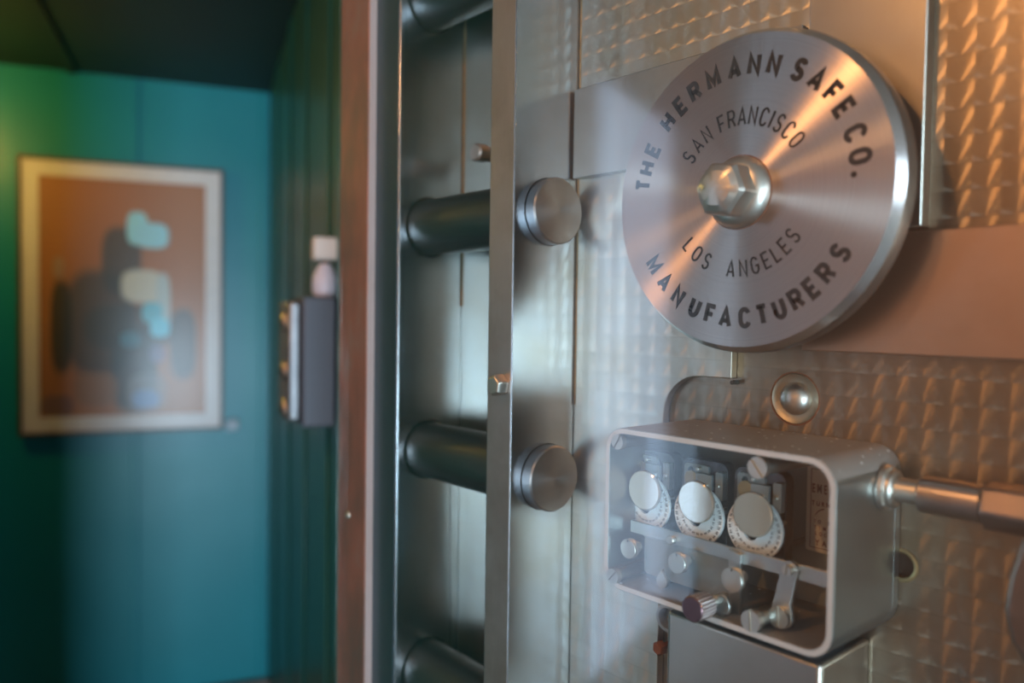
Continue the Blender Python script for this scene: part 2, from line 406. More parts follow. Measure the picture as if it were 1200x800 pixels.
# sliding plates behind the disc
def plate(name, x0, x1, z0, z1, y0, y1, mat, label):
    b = MB(); box(b, x0, x1, y0, y1, z0, z1)
    o = obj(name, b, mat, None, ((x0+x1)/2, y1, (z0+z1)/2), bevel=.0008)
    return setlab(o, label, 'metal plate')
plate('sliding_plate', -.5095, -.2895, 1.474, 1.553, -.0165, YC-.0002, m_plate, 'grey sliding plate with square left end, left of the round maker\'s disc')
plate('upright_plate', -.287, -.2091, 1.409, ZT, -.0125, -.0002, m_plate, 'upright brushed plate rising above the round maker\'s disc')
plate('reflection_tinted_plate', -.2865, .42, 1.329, 1.4065, -.0125, -.0002, m_hplate, 'wide horizontal plate with copper sheen, right of the round maker\'s disc')

# carrier bar
bar = thing('carrier_bar', 'tall vertical steel bar carrying the locking bolts', 'metal bar', ((XBAR+XBARL)/2, -.04, ZB))
holes = [circ(BOLT_Y, z, BOLT_R+.0008) for z in BOLT_Z]
b = MB(); slab(b, [[(YBAR, ZB), (-.0005, ZB), (-.0005, ZT), (YBAR, ZT)]] + holes, XBARL, XBAR, 'YZ'); obj('bar_body', b, m_bar, bar, bevel=.0015)
b = MB(); box(b, XBARL+.0012, XBAR-.0014, YBAR-.0007, YBAR-.0001, ZB+.01, ZT-.01); obj('edge_face', b, m_barb, bar, label='brownish narrow edge face')
p = atY(579, 451, YBAR-.008)
def hexhead(b, c, axis, r, t0, t1, rot=0):
    a, pv, q = AX[axis]; c = Vector(c)
    rings = []
    for rr, t in ((r, t0), (r, t0+(t1-t0)*.75), (r*.82, t1)):
        rings.append([b.verts.new(c+a*t+(pv*cos(radians(60*i+rot))+q*sin(radians(60*i+rot)))*rr) for i in range(6)])
    for A, B in zip(rings, rings[1:]):
        for i in range(6): b.faces.new((A[i], A[(i+1) % 6], B[(i+1) % 6], B[i]))
    b.faces.new(rings[0][::-1]); b.faces.new(rings[-1])
b = MB(); hexhead(b, (p.x+.002, YBAR-.0007, p.z), 'Y', .0098, -.0001, -.011, 12)
setlab(obj('hex_screw', b, m_screw, None, (p.x+.002, YBAR-.0007, p.z), bevel=.0008), 'small hexagonal screw head on the brown edge of the vertical bar', 'screw')
# pin in the recess
p = atY(556, 178, -.03)
b = MB(); lathe(b, (p.x, 0, p.z), 'Y', [(0, -.030), (.0075, -.030), (.0092, -.028), (.0092, -.018), (.0075, -.017), (.0075, -.0003), (0, -.0003)], 32)
setlab(obj('round_pin', b, m_barb, None, (p.x, 0, p.z)), 'short round steel pin in the recess left of the vertical bar, above a bolt', 'pin')

# locking bolts
def make_bolt(z):
    t = thing('locking_bolt', '', 'bolt', (XF, BOLT_Y, z), 'locking bolts through the vertical bar')
    b = MB(); lathe(b, (0, BOLT_Y, z), 'X', [(0, -.73), (BOLT_R, -.73), (BOLT_R, XBAR+.0002)], 64); obj('shaft', b, m_bolt, t, smooth=30)
    b = MB(); lathe(b, (0, BOLT_Y, z), 'X', [(BOLT_R, XBAR+.0002), (BOLT_R, -.5015), (BOLT_R-.0012, -.5), (.002, -.5), (0, -.5003)], 64)
    obj('end_face', b, spun('spun_bolt_end', (.42, .41, .42), (-.5, BOLT_Y, z), (1, 0, 0), .3, .75), t, label='lathe-turned bright bolt end')
    return t
desc = {1.442: 'round locking bolt level with the maker\'s disc, upper of two with bright ends showing',
        1.2075: 'round locking bolt left of the time lock, lower of two with bright ends showing',
        .973: 'round locking bolt cut off by the bottom edge of the photo',
        1.6765: 'round locking bolt cut off by the top edge of the photo'}
for z in BOLT_Z:
    lab = [v for k, v in desc.items() if abs(k-z) < .01]
    if not lab: continue
    t = make_bolt(z); t['label'] = lab[0]

# ================================================================ THE MAKER'S DISC
disc = thing('maker_disc', 'large round steel disc engraved with black lettering of a safe maker', 'disc', (DC.x, -.012, DC.z))
b = MB(); lathe(b, (DC.x, 0, DC.z), 'Y', [(0, -.055), (.02, -.055), (.1050, -.055)], 160); obj('disc_face', b, m_disc, disc)
m_rim = metal('polished_disc_rim', (.66, .68, .70), .24, .05, (20, 20, 20))
b = MB(); lathe(b, (DC.x, 0, DC.z), 'Y', [(.1050, -.055), (.1089, -.0488)], 160); obj('disc_rim', b, m_rim, disc, smooth=25, label='slanted bright rim')
b = MB(); lathe(b, (DC.x, 0, DC.z), 'Y', [(.1089, -.0488), (.1093, -.0475), (.1093, -.036), (.108, -.0345), (.03, -.0345), (0, -.0345)], 160); obj('disc_side', b, metal('dull_disc_side', (.24, .225, .215), .4, .1), disc, smooth=25, label='dull darker side')
b = MB(); lathe(b, (DC.x, 0, DC.z), 'Y', [(.036, -.035), (.036, -.0172), (0, -.0172)], 60); obj('hub', b, m_dark, disc)
def spread(s, a0, a1):
    """letters with proportional advance between the two end angles; '|' marks nothing"""
    wd = {'I': .42, ' ': .62, '.': .5, 'M': 1.16, 'W': 1.3, 'L': .86, 'E': .9, 'F': .86, 'J': .8, 'S': .95}
    w = [wd.get(c, 1.0) for c in s]
    pos = []; x = 0
    for i, c in enumerate(s):
        if i: x += (w[i-1]+w[i])/2
        pos.append(x)
    return [(c, a0+(a1-a0)*q/pos[-1]) for c, q in zip(s, pos) if c != ' ']
outer_top = list(zip('THEHERMANNSAFECO', [170.2, 161.6, 152.0, 136.6, 126.4, 116.8, 105.6, 93.8, 83.4, 73.2, 60.0, 49.6, 39.6, 30.6, 18.6, 8.6]))
outer_bot = list(zip('MANUFACTURERS', [-147.2, -136, -125, -113.6, -104.2, -95.6, -85.4, -76.4, -67.6, -58.8, -50.2, -41.6, -31.4]))
in_top = list(zip('SANFRANCISCO', [144.6, 133, 121.8, 106.8, 98, 88.6, 79, 69, 62.2, 54.8, 45, 34.6]))
in_bot = list(zip('LOSANGELES', [-140.6, -129.6, -118.4, -95.4, -84.6, -74.6, -64.6, -56, -47.4, -38]))
YT = -.0552
b = MB(); stroke_text(b, outer_top, DC, .0772, YT, .0149, .0100, .0033); thicken(b)
t = radians(1.6); c0 = Vector((DC.x, 0, DC.z))+Vector((cos(t), 0, sin(t)))*.0800; cyl(b, (c0.x, YT, c0.z), 'Y', .0019, -.0002, .0002, 20)
obj('outer_lettering', b, m_black, disc, label='black lettering of the upper outer arc')
b = MB(); stroke_text(b, outer_bot, DC, .0926, YT, .0146, .0098, .0032, False); thicken(b); obj('lower_lettering', b, m_black, disc, label='black lettering of the lower outer arc')
b = MB(); stroke_text(b, in_top, DC, .0448, YT, .0125, .0064, .0014); thicken(b); obj('inner_lettering', b, m_black, disc, label='thin black lettering of the upper inner arc')
b = MB(); stroke_text(b, in_bot, DC, .0578, YT, .0120, .0064, .0014, False); thicken(b); obj('inner_lower_lettering', b, m_black, disc, label='thin black lettering of the lower inner arc')
b = MB(); lathe(b, (DC.x, 0, DC.z), 'Y', [(0, -.064), (.015, -.064), (.0185, -.0630), (.0222, -.0602), (.0242, -.0570), (.0246, -.0551)], 72); obj('domed_washer', b, m_screw, disc, label='domed washer with a rusty foot')
b = MB(); lathe(b, (DC.x, 0, DC.z), 'Y', [(.0246, -.0556), (.0251, -.0552), (.0253, -.0550)], 72); obj('rust_line', b, m_rust, disc)
# hexagonal cap nut
b = MB(); rings = []
rot = 22
def hexr(a, r):
    k = ((a-rot+30) % 60)-30
    return r*cos(radians(30))/cos(radians(k))
for r, y, mixr in ((.0193, -.0630, 0), (.0193, -.0765, 0), (.0172, -.0797, .35), (.0125, -.0824, .85), (.005, -.0836, 1)):
    ring = []
    for i in range(72):
        a = i*5
        q = hexr(a, r)*(1-mixr)+r*.92*mixr
        ring.append(b.verts.new((DC.x+q*cos(radians(a)), y, DC.z+q*sin(radians(a)))))
    rings.append(ring)
for A, B in zip(rings, rings[1:]):
    for i in range(72): b.faces.new((A[i], A[(i+1) % 72], B[(i+1) % 72], B[i]))
b.faces.new(rings[-1]); b.faces.new(rings[0][::-1])
obj('hex_nut', b, m_screw, disc, smooth=22, label='hexagonal cap nut with a domed end')

# ================================================================ THE TIME LOCK
BX0, BX1, BZ0, BZ1, BYF = -.4005, -.2212, 1.150, 1.2695, -.086
lock = thing('time_lock', 'glass-fronted nickel time lock box with three clock dials, mounted under the round disc', 'time lock', ((BX0+BX1)/2, 0, BZ0))
def case_mat():
    N = NT('dusty_brushed_case'); b_ = N.bsdf(Metallic=.95, Roughness=.36)
    f = N.noise(60, 4, (70, 70, 1.5))
    c = N.mix(f, (.23, .25, .24), (.35, .37, .36))
    g = N.n('ShaderNodeNewGeometry'); sx = N.n('ShaderNodeSeparateXYZ'); N.l(g.outputs['Normal'], sx.inputs[0])
    top = N.math('MULTIPLY', N.math('GREATER_THAN', sx.outputs[2], .3), 1)
    dust = N.math('MULTIPLY', top, N.math('ADD', N.math('MULTIPLY', N.noise(500, 3), .5), .3))
    c = N.mix(dust, c, (.36, .27, .22))
    vo = N.n('ShaderNodeTexVoronoi', Scale=110); N.l(g.outputs['Position'], vo.inputs['Vector'])
    sp = N.math('MULTIPLY', N.math('LESS_THAN', vo.outputs['Distance'], .11), top)
    c = N.mix(sp, c, (.85, .82, .78)); N.l(c, b_.inputs['Base Color'])
    N.l(N.math('SUBTRACT', .95, N.math('MULTIPLY', N.math('MAXIMUM', dust, sp), .8)), b_.inputs['Metallic'])
    N.l(N.math('ADD', N.math('MULTIPLY', dust, .5), .34), b_.inputs['Roughness'])
    bp = N.n('ShaderNodeBump', Strength=.1, Distance=.0003); N.l(f, bp.inputs['Height']); N.l(bp.outputs[0], b_.inputs['Normal'])
    return N.m
b = MB(); slab(b, [rrect(BX0, BX1, BZ0, BZ1, .017, 10), rrect(BX0+.0042, BX1-.0042, BZ0+.0042, BZ1-.0042, .0135, 10)], BYF, -.0085)
slab(b, [rrect(BX0, BX1, BZ0, BZ1, .017, 10)], -.0085, -.0086+.008); obj('case', b, case_mat(), lock, bevel=.0011, seg=3, smooth=40)
b = MB(); slab(b, [rrect(BX0+.0006, BX1-.0006, BZ0+.0006, BZ1-.0006, .0164, 10), rrect(BX0+.0040, BX1-.0040, BZ0+.0040, BZ1-.0040, .0136, 10)], BYF-.0004, BYF-.0001)
obj('front_lip', b, metal('worn_bright_lip', (.74, .66, .60), .42, .06, metallic=.6), lock, label='worn bright front lip')
b = MB(); slab(b, [rrect(BX0+.0045, BX1-.0045, BZ0+.0045, BZ1-.0045, .013, 8)], -.0105, -.0088); obj('back_panel', b, m_inner, lock)
b = MB(); slab(b, [rrect(BX0+.0044, BX1-.0044, BZ0+.0044, BZ1-.0044, .0133, 10)], -.0838, -.0818); obj('glass_cover', b, m_cover, lock, label='clear glass cover')

YM = -.050   # front of the movements
# label plate with the emergency instruction
lp0 = atY(948, 595, -.014); lt, lb = atY(955, 544, -.014).z, atY(955, 645, -.014).z
lx0, lx1 = lp0.x-.001, lp0.x+.036
b = MB(); slab(b, [rrect(lx0, lx1, lb, lt, .002, 4)], -.0155, -.0107); lab = obj('label_plate', b, m_label, lock, label='silver instruction label with maroon print')
b = MB(); yl = -.0156
for x0, x1, z0, z1 in ((lx0+.003, lx1-.002, lt-.003, lt-.0026), (lx0+.003, lx1-.002, lb+.0026, lb+.003), (lx0+.003, lx0+.0034, lb+.0026, lt-.0026), (lx1-.0024, lx1-.002, lb+.0026, lt-.0026)):
    box(b, x0, x1, yl-.0001, yl+.0001, z0, z1)
def line(b, s, x, z, size, bold, Y, adv, sx=.8, yo=-.0001):
    for i, ch in enumerate(s):
        if ch != ' ': add_glyph(b, ch, size, bold, lambda a, c, t, xx=x+i*adv, zz=z: Vector((xx+a, Y-t, zz+c)), sx)
H = lt-lb
line(b, 'EMER', lx0+.0050, lt-.018*H/.057, .0085, .0002, yl, .0042, .55)
line(b, 'TURN I', lx0+.0050, lt-.0265*H/.057, .0045, .00015, yl, .0035)
line(b, 'TO R', lx0+.0065, lt-.038*H/.057, .0035, .00005, yl, .0033)
line(b, 'TIM', lx0+.0068, lt-.042*H/.057, .0035, .00005, yl, .0033)
line(b, 'LOC', lx0+.0075, lt-.046*H/.057, .0035, .00005, yl, .0033)
line(b, 'YA', lx0+.0085, lt-.0525*H/.057, .0055, .0001, yl, .005)
pts = []
for i in range(9):
    a = radians(100+60*i/8); pts.append((lx0+.0145+.0085*cos(a), lt-.0375+.0085*sin(a)))
for (xa, za), (xb, zb) in zip(pts, pts[1:]):
    v = [b.verts.new((xa, yl-.0001, za-.0005)), b.verts.new((xb, yl-.0001, zb-.0005)), b.verts.new((xb, yl-.0001, zb+.0005)), b.verts.new((xa, yl-.0001, za+.0005))]; b.faces.new(v)
obj('label_print', b, m_maroon, lab)

# pillars with slotted heads
def slotted(b, c, r, y0, y1, ang=90, dome=.001):
    """head facing -Y with a slot cut across it"""
    cx, cz = c; n = 36; ca, sa = cos(radians(ang)), sin(radians(ang)); sw = r*.13
    for s in (1, -1):
        pts = []
        a0 = math.asin(sw/r)
        for i in range(n+1):
            t = a0+(pi-2*a0)*i/n; pts.append((r*cos(t), s*r*sin(t)))
        pts = [(cx+x*ca-z*sa, cz+x*sa+z*ca) for x, z in pts]
        slab(b, [pts if s > 0 else pts[::-1]], y0, y0+.0015)
    cyl(b, (cx, 0, cz), 'Y', r, y0+.0014, y1, 36)
def pillar(px, py, R, Yh, ang, y_end=-.0108, rp=None, length=.006):
    p = atY(px, py, Yh)
    b = MB(); slotted(b, (p.x, p.z), R, Yh, Yh+length, ang)
    h = obj('slotted_pillar', b, m_screw, lock, bevel=.0004, smooth=30)
    rp = rp or R*.88
    b = MB(); lathe(b, (p.x, 0, p.z), 'Y', [(rp, Yh+length), (rp, Yh+length+.001), (rp*1.05, Yh+length+.0015), (rp*1.05, Yh+length+.003), (rp, Yh+length+.0035), (rp, y_end)], 32)
    obj('post', b, m_case, h); return h
pillar(723, 518, .0055, -.0885, 60, length=.0045, rp=.0046)
pillar(887, 548, .0068, -.0890, 130, length=.0050, rp=.0056)
pillar(717.5, 675, .0055, -.0885, 50, length=.0045, rp=.0046)
pillar(879, 728, .0068, -.0890, 95, -.05, length=.0050, rp=.0056)

# three clock movements: first the right one, then copies
def make_movement():
    mc = atY(881, 603, -.0655)       # centre of the polished disc
    dcn = atY(883.5, 619, -.056)     # centre of the dial
    b = MB()
    slab(b, [rrect(dcn.x-.0225, dcn.x+.0172, dcn.z-.030, dcn.z+.038, .007, 6)], -.046, -.036)
    for ex in (-.018, .013): cyl(b, (dcn.x+ex, 0, dcn.z-.012), 'Y', .0025, -.0362, -.0108, 16)
    root = obj('movement', b, m_mov, lock, bevel=.0006, label='clock movement with dark frame')
    b = MB()
    slab(b, [rrect(dcn.x-.0185, dcn.x+.003, dcn.z+.010, dcn.z+.0345, .0025, 4), circ(dcn.x-.0125, dcn.z+.030, .0025, 16)], -.0485, -.0461)
    slab(b, [rrect(dcn.x+.0105, dcn.x+.0165, dcn.z+.012, dcn.z+.032, .0012, 3)], -.051, -.0461)
    box(b, dcn.x-.006, dcn.x+.0075, -.0515, -.0486, dcn.z+.018, dcn.z+.029)
    obj('bridge_plates', b, m_inner, root, bevel=.0003)
    b = MB(); lathe(b, (dcn.x-.011, 0, dcn.z+.024), 'Y', [(0, -.0505), (.0055, -.0505), (.0055, -.0495), (.0015, -.0494), (.0015, -.0486)], 40, .07); obj('gear', b, m_brass, root)
    b = MB(); 
    for dx, dz in ((-.014, .014), (.0135, .0225), (-.004, .032), (.017, .006), (.004, .0215)):
        cyl(b, (dcn.x+dx, 0, dcn.z+dz), 'Y', .0013, -.0530, -.0461, 14, .0003)
    obj('small_screws', b, m_screw, root)
    b = MB(); cyl(b, (dcn.x+.0145, 0, dcn.z+.000), 'Y', .0042, -.0505, -.046, 28, .0006); obj('winding_arbor', b, m_dark, root)
    R = .0208
    b = MB(); slab(b, [circ(dcn.x, dcn.z, R, 72), circ(dcn.x-.0025, dcn.z-.0035, .0052, 30)], -.056, -.0535); dl = obj('dial', b, m_white, root, bevel=.0002, label='white enamel dial ringed with small numerals')
    b = MB(); yt = -.0561
    k = 0
    for i in range(30):
        ang = 90-i*12; s = str(i*4) if i % 2 == 0 else str(i*4)
        arc_n = [(ch, ang-(j-(len(s)-1)/2)*4.2) for j, ch in enumerate(s)]
        arc_text(b, arc_n, (dcn.x, 0, dcn.z), R*.86, yt, .0026, .00004, True, .8)
    for i in range(60):
        t = radians(i*6); r1, r2 = R*.80, R*.835
        w = .0001; d = Vector((cos(t), 0, sin(t))); n = Vector((-sin(t), 0, cos(t)))*w; c = Vector((dcn.x, yt, dcn.z))
        b.faces.new([b.verts.new(c+d*r1+n), b.verts.new(c+d*r1-n), b.verts.new(c+d*r2-n), b.verts.new(c+d*r2+n)])
    for i in range(24):
        s = str(i*3); ang = 90-i*15
        arc_text(b, [(ch, ang-(j-(len(s)-1)/2)*5.4) for j, ch in enumerate(s)], (dcn.x, 0, dcn.z), R*.62, yt, .0021, .00003, True, .8)
    obj('numerals', b, m_ink, dl)
    b = MB(); cyl(b, (dcn.x-.0025, 0, dcn.z-.0035), 'Y', .0028, -.0575, -.0462, 24); obj('hand_arbor', b, m_mov, root)
    Rm = .0148
    b = MB(); lathe(b, (mc.x, 0, mc.z), 'Y', [(0, -.0655), (Rm-.0008, -.0655), (Rm, -.0650), (Rm+.0002, -.0635), (Rm-.0004, -.0622), (0, -.0622)], 72); mr = obj('polished_disc', b, m_mirror, root, smooth=30, label='mirror-bright round disc standing off the dial')
    b = MB(); cyl(b, (mc.x, 0, mc.z), 'Y', .004, -.0622, -.0463, 20); obj('disc_stem', b, m_dull, mr)
    return root
mv = make_movement()
x3 = atY(881, 603, -.0655).x; x2 = atY(814.5, 588.5, -.0655).x; x1 = atY(754, 575, -.0655).x
for xx in (x2, x1):
    c = copy_tree(mv, Vector((xx-x3, 0, 0)))

# lower lever work
YL = -.0665
pu = [atY(742, 612, YL), atY(970, 668, YL)]; 
zl0, zl1 = atY(968, 688.5, YL).z, atY(968, 669, YL).z
lbx0, lbx1 = atY(738, 650, YL).x, BX1-.0048
ztop = atY(855, 640.5, YL).z
b = MB(); slab(b, [[(lbx0, zl0+.001), (lbx1, zl0), (lbx1, zl1), (atY(858, 650, YL).x, ztop), (lbx0, ztop+.0005)]], YL, YL+.002); obj('lever_bar', b, m_dull, lock, bevel=.0004)
fx1 = atY(853, 660, YL).x; zf = atY(815, 690, YL+.003).z
b = MB(); slab(b, [rrect(lbx0+.012, fx1, zf, zl0+.004, .004, 5)], YL+.0025, YL+.0045); obj('front_plate', b, m_inner, lock, bevel=.0004)
yv = YL-.0035; p0, p1 = atY(853.5, 643, yv), atY(861, 724, yv)
b = MB(); slab(b, [[(p0.x, p0.z), (p0.x+.0095, p0.z-.002), (p0.x+.0095, p1.z), (p0.x+.0015, p1.z+.001)]], yv, YL-.0003); obj('vertical_strip', b, m_dull, lock, bevel=.0003)
# winding squares with thick grooved heads
def arbor(px, py, R=.0073, Y=-.0790):
    p = atY(px, py, Y)
    b = MB(); lathe(b, (p.x, 0, p.z), 'Y', [(0, Y), (R-.0003, Y), (R, Y+.0003), (R, Y+.0014), (R-.0006, Y+.0017), (R-.0006, Y+.0023), (R, Y+.0026), (R, Y+.0046), (R-.001, Y+.0050), (.0040, Y+.0050), (.0040, YL-.0002)], 48)
    h = obj('setting_knob', b, m_screw, lock, smooth=30)
    b = MB(); box(b, p.x-.0005, p.x+.0005, Y-.0002, Y+.001, p.z+R-.0021, p.z+R-.0005); obj('index_notch', b, m_hole, h); return h
arbor(792.5, 660, .0073); arbor(857, 679.5, .0080, -.0800); arbor(735.5, 643, .0072, -.0785)
# lever arm at the right
ya = -.0705
pa, pb = atY(925, 667, ya), atY(915.5, 722, ya)
b = MB(); d = Vector((pb.x-pa.x, 0, pb.z-pa.z)); dn = d.normalized(); nn = Vector((-dn.z, 0, dn.x))
pts = []
for i in range(13):
    t = radians(180*i/12); q = Vector((pa.x, 0, pa.z))+nn*.0052*cos(t)-dn*.0052*sin(t); pts.append((q.x, q.z))
for i in range(13):
    t = radians(180*i/12); q = Vector((pb.x, 0, pb.z))-nn*.0078*cos(t)+dn*.0078*sin(t); pts.append((q.x, q.z))
q = Vector((pb.x, 0, pb.z))+nn*.0046-dn*.009; pts.append((q.x, q.z))
slab(b, [pts], ya, YL-.0002); arm = obj('lever_arm', b, m_dull, lock, bevel=.0004)
b = MB(); slotted(b, (pb.x, pb.z), .0068, ya-.0040, ya-.0001, 95); obj('slotted_screw', b, m_screw, arm, bevel=.0005)
b = MB(); slotted(b, (pa.x, pa.z), .0034, ya-.0035, ya-.0001, 80); obj('pivot_screw', b, m_screw, arm, bevel=.0003)
p = atY(784.5, 633, ya)
b = MB(); cyl(b, (p.x, 0, p.z), 'Y', .0033, ya, YL-.0002, 24, .0006); obj('pivot_pin', b, m_screw, lock)
p = atY(775, 681, ya)
b = MB(); pts = [(p.x+.0048*sin(radians(a))*(1 if True else 0), p.z-.0052*cos(radians(a))) for a in range(-120, 121, 12)] + [(p.x, p.z+.0085)]
slab(b, [pts], ya, ya+.0025); cyl(b, (p.x, 0, p.z-.0005), 'Y', .0026, ya+.002, -.011, 16); obj('teardrop_lever', b, m_screw, lock, bevel=.0006)
# knurled knob standing in front of the glass
yk = -.104; p = atY(810.5, 714, yk)
b = MB(); lathe(b, (p.x, 0, p.z), 'Y', [(0, yk), (.0076, yk), (.0082, yk+.0006), (.0082, yk+.001)], 60)
kn = obj('knurled_knob', b, m_knob, lock, label='dark plum-faced knurled knob standing out through the glass')
def knurl_mat():
    N = NT('knurled_steel'); b_ = N.bsdf(Metallic=1.0, Roughness=.35, Base__Color=(.50, .42, .40, 1))
    g = N.n('ShaderNodeNewGeometry'); p_ = N.vmath('SUBTRACT', g.outputs['Position'], (p.x, 0, p.z))
    sx = N.n('ShaderNodeSeparateXYZ'); N.l(p_, sx.inputs[0])
    an = N.math('MULTIPLY', N.math('ARCTAN2', sx.outputs[2], sx.outputs[0]), 11)
    yy = N.math('MULTIPLY', sx.outputs[1], 1900)
    h = N.math('MULTIPLY', N.math('SINE', N.math('ADD', an, yy)), N.math('SINE', N.math('SUBTRACT', an, yy)))
    c = N.mix(N.math('MULTIPLY', N.math('ADD', h, 1), .5), (.16, .10, .10), (.75, .64, .60)); N.l(c, b_.inputs['Base Color'])
    bp = N.n('ShaderNodeBump', Strength=.8, Distance=.0006); N.l(h, bp.inputs['Height']); N.l(bp.outputs[0], b_.inputs['Normal'])
    return N.m
b = MB(); lathe(b, (p.x, 0, p.z), 'Y', [(.0082, yk+.001), (.0085, yk+.0016), (.0085, yk+.0150), (.0078, yk+.0158), (.0035, yk+.0158)], 60); obj('knurled_grip', b, knurl_mat(), kn, label='knurled bright grip')
b = MB(); cyl(b, (p.x, 0, p.z), 'Y', .0036, yk+.0157, YL-.001, 24); obj('spindle', b, m_screw, kn)
cq = atY(846, 708, -.078)
b = MB(); cyl(b, (cq.x, 0, cq.z), 'Y', .0072, -.0800, -.0765, 40, .0006); box(b, p.x, cq.x, -.0795, -.077, p.z-.002, p.z+.004); obj('eccentric_disc', b, m_dull, lock)
# collar where the rod enters the case
rc = Vector((0, -.0245, atX(1036, 571, BX1).z))
b = MB(); lathe(b, rc, 'X', [(.0078, BX1+.0001), (.0142, BX1+.0001), (.0145, BX1+.0015), (.0138, BX1+.0035), (.0118, BX1+.0045), (.0118, BX1+.0070), (.0105, BX1+.0082), (.0085, BX1+.0086), (.0078, BX1+.008)], 48); obj('collar', b, m_screw, lock, smooth=30, label='bright stepped collar round the rod')
b = MB()
for a in range(0, 360, 45):
    cc = rc+Vector((BX1+.0034, .0128*cos(radians(a)), .0128*sin(radians(a)))); cyl(b, cc, 'X', .0011, 0, .0010, 10)
obj('collar_rivets', b, m_dull, lock)

# bracket block under the lock
kx0, kx1, ky, kz = -.3567, -.2386, -.0656, 1.1385
blk = thing('mounting_block', 'squared steel block with a bright corner edge directly below the time lock', 'metal block', ((kx0+kx1)/2, 0, .98))
b = MB(); box(b, kx0, kx1, ky, -.0003, .98, kz); obj('block_body', b, m_plate, blk, bevel=.003, seg=3)
b = MB(); box(b, kx0+.006, kx1-.012, -.05, -.012, kz+.0001, BZ0-.0002); obj('spacer', b, m_dark, blk)

# ================================================================ ROD, COUPLING AND ARM
rod = thing('link_rod', 'turned steel rod running right from the time lock to a curved arm', 'rod', (rc.x+BX1+.03, rc.y, rc.z))
def rx(px): # X on the rod axis seen at this column
    lo, hi = -.22, .3
    for _ in range(50):
        mid = (lo+hi)/2; v = Vector((mid, rc.y, rc.z))-CAM
        if 600+FPX*v.dot(RT)/v.dot(FW) < px: lo = mid
        else: hi = mid
    return lo
xa, xb = rx(1080), rx(1156)
b = MB(); cyl(b, rc, 'X', .0077, BX1+.0003, xa+.001, 40); obj('thin_rod', b, m_screw, rod)
b = MB(); cyl(b, rc, 'X', .0112, xa, xb, 48, .0012); obj('sleeve', b, metal('warm_turned_sleeve', (.42, .36, .33), .3, .08, (1, 40, 40)), rod, smooth=30)
b = MB(); hexhead(b, rc, 'X', .0145, xb, xb+.035, 10); obj('coupling', b, metal('warm_coupling', (.26, .20, .175), .45, .15), rod, bevel=.0015)
b = MB()
ctr = [(xb+.034, -.010), (xb+.028, -.034), (xb+.026, -.052), (xb+.030, -.068), (xb+.040, -.082), (xb+.052, -.09)]
pr = []
for x, z in ctr: pr.append((x, rc.z+z))
loop = [(x-.010, z) for x, z in pr] + [(x+.012, z+.004) for x, z in pr[::-1]]
slab(b, [loop], rc.y-.020, rc.y+.004); obj('curved_arm', b, metal('dark_warm_arm', (.26, .20, .175), .35, .2), rod, bevel=.003, seg=3)

# ================================================================ PROTECTIVE GLASS
gx0 = atY(398, 400, -.20).x
b = MB(); box(b, gx0, .60, -.203, -.197, .0005, 2.2)
setlab(obj('glass_panel', b, m_glass, None, (0, -.2, 0)), 'clear protective glass panel standing in front of the vault door', 'glass panel')

# ================================================================ VAULT ROOM BEHIND
phi = radians(49.18+21.2)
A = Vector((-sin(phi), cos(phi), 0)); B = Vector((cos(phi), sin(phi), 0))
r_ = ray(315, 358); C0 = CAM + r_*2.85; C0.z = 0
def loc(a, bb, z): return C0 + A*a + B*bb + Vector((0, 0, z))
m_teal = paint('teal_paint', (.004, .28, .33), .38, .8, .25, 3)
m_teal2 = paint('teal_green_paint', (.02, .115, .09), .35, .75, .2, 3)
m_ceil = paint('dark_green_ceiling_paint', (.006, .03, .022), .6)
m_floor = plain('worn_brown_floor', (.25, .17, .14), .5)
m_roomwall = plain('warm_plaster', (.27, .23, .19), .8)
m_terra = plain('terracotta_plaster', (.42, .19, .09), .8)
m_roomfloor = plain('grey_floor', (.13, .12, .12), .5)
m_roomceil = plain('plaster_ceiling', (.32, .30, .27), .8)
def vbox(b, a0, a1, b0, b1, z0, z1):
    v = [b.verts.new(loc(a, bb, z)) for a in (a0, a1) for bb in (b0, b1) for z in (z0, z1)]
    for f in ((0, 1, 3, 2), (4, 6, 7, 5), (0, 4, 5, 1), (2, 3, 7, 6), (0, 2, 6, 4), (1, 5, 7, 3)): b.faces.new([v[i] for i in f])
VH = 2.13; VD = 1.76; VW = 1.15
b = MB(); vbox(b, 0, .1, -VW-.1, .1, 0, VH)
struct('wall_back', b, m_teal)
b = MB()
for s in (-1.0, -.435, -.02): vbox(b, -.008, -.0005, s-.013, s+.013, .001, VH-.001)
struct('trim_1', b, m_teal, bevel=.003)
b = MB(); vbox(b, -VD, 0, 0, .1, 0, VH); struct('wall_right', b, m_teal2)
b = MB()
for s in (-.35, -.75, -1.1, -1.45): vbox(b, s-.03, s+.03, -.005, -.0005, .001, VH-.001)
struct('trim_2', b, m_teal2, bevel=.004)
b = MB(); vbox(b, -VD, 0, -VW-.1, -VW, 0, VH); vbox(b, -VD, -VD+.1, -VW, -.54, 0, VH); struct('wall_left_and_shade_return', b, m_teal2)  # includes an added unseen return that shades the left of the back wall
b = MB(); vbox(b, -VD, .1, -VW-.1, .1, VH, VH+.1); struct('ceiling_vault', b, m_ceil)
b = MB()
for s in (-.62,): vbox(b, -VD+.001, -.001, s-.015, s+.015, VH-.008, VH-.0005)
struct('trim_3', b, m_ceil)
b = MB(); vbox(b, -VD, .1, -VW-.1, .1, -.1, 0.0); struct('floor_vault', b, m_floor)
b = MB(); vbox(b, -.05, -.0125, -VW+.001, -.001, 0.0005, .03); struct('baseboard_back', b, m_floor)

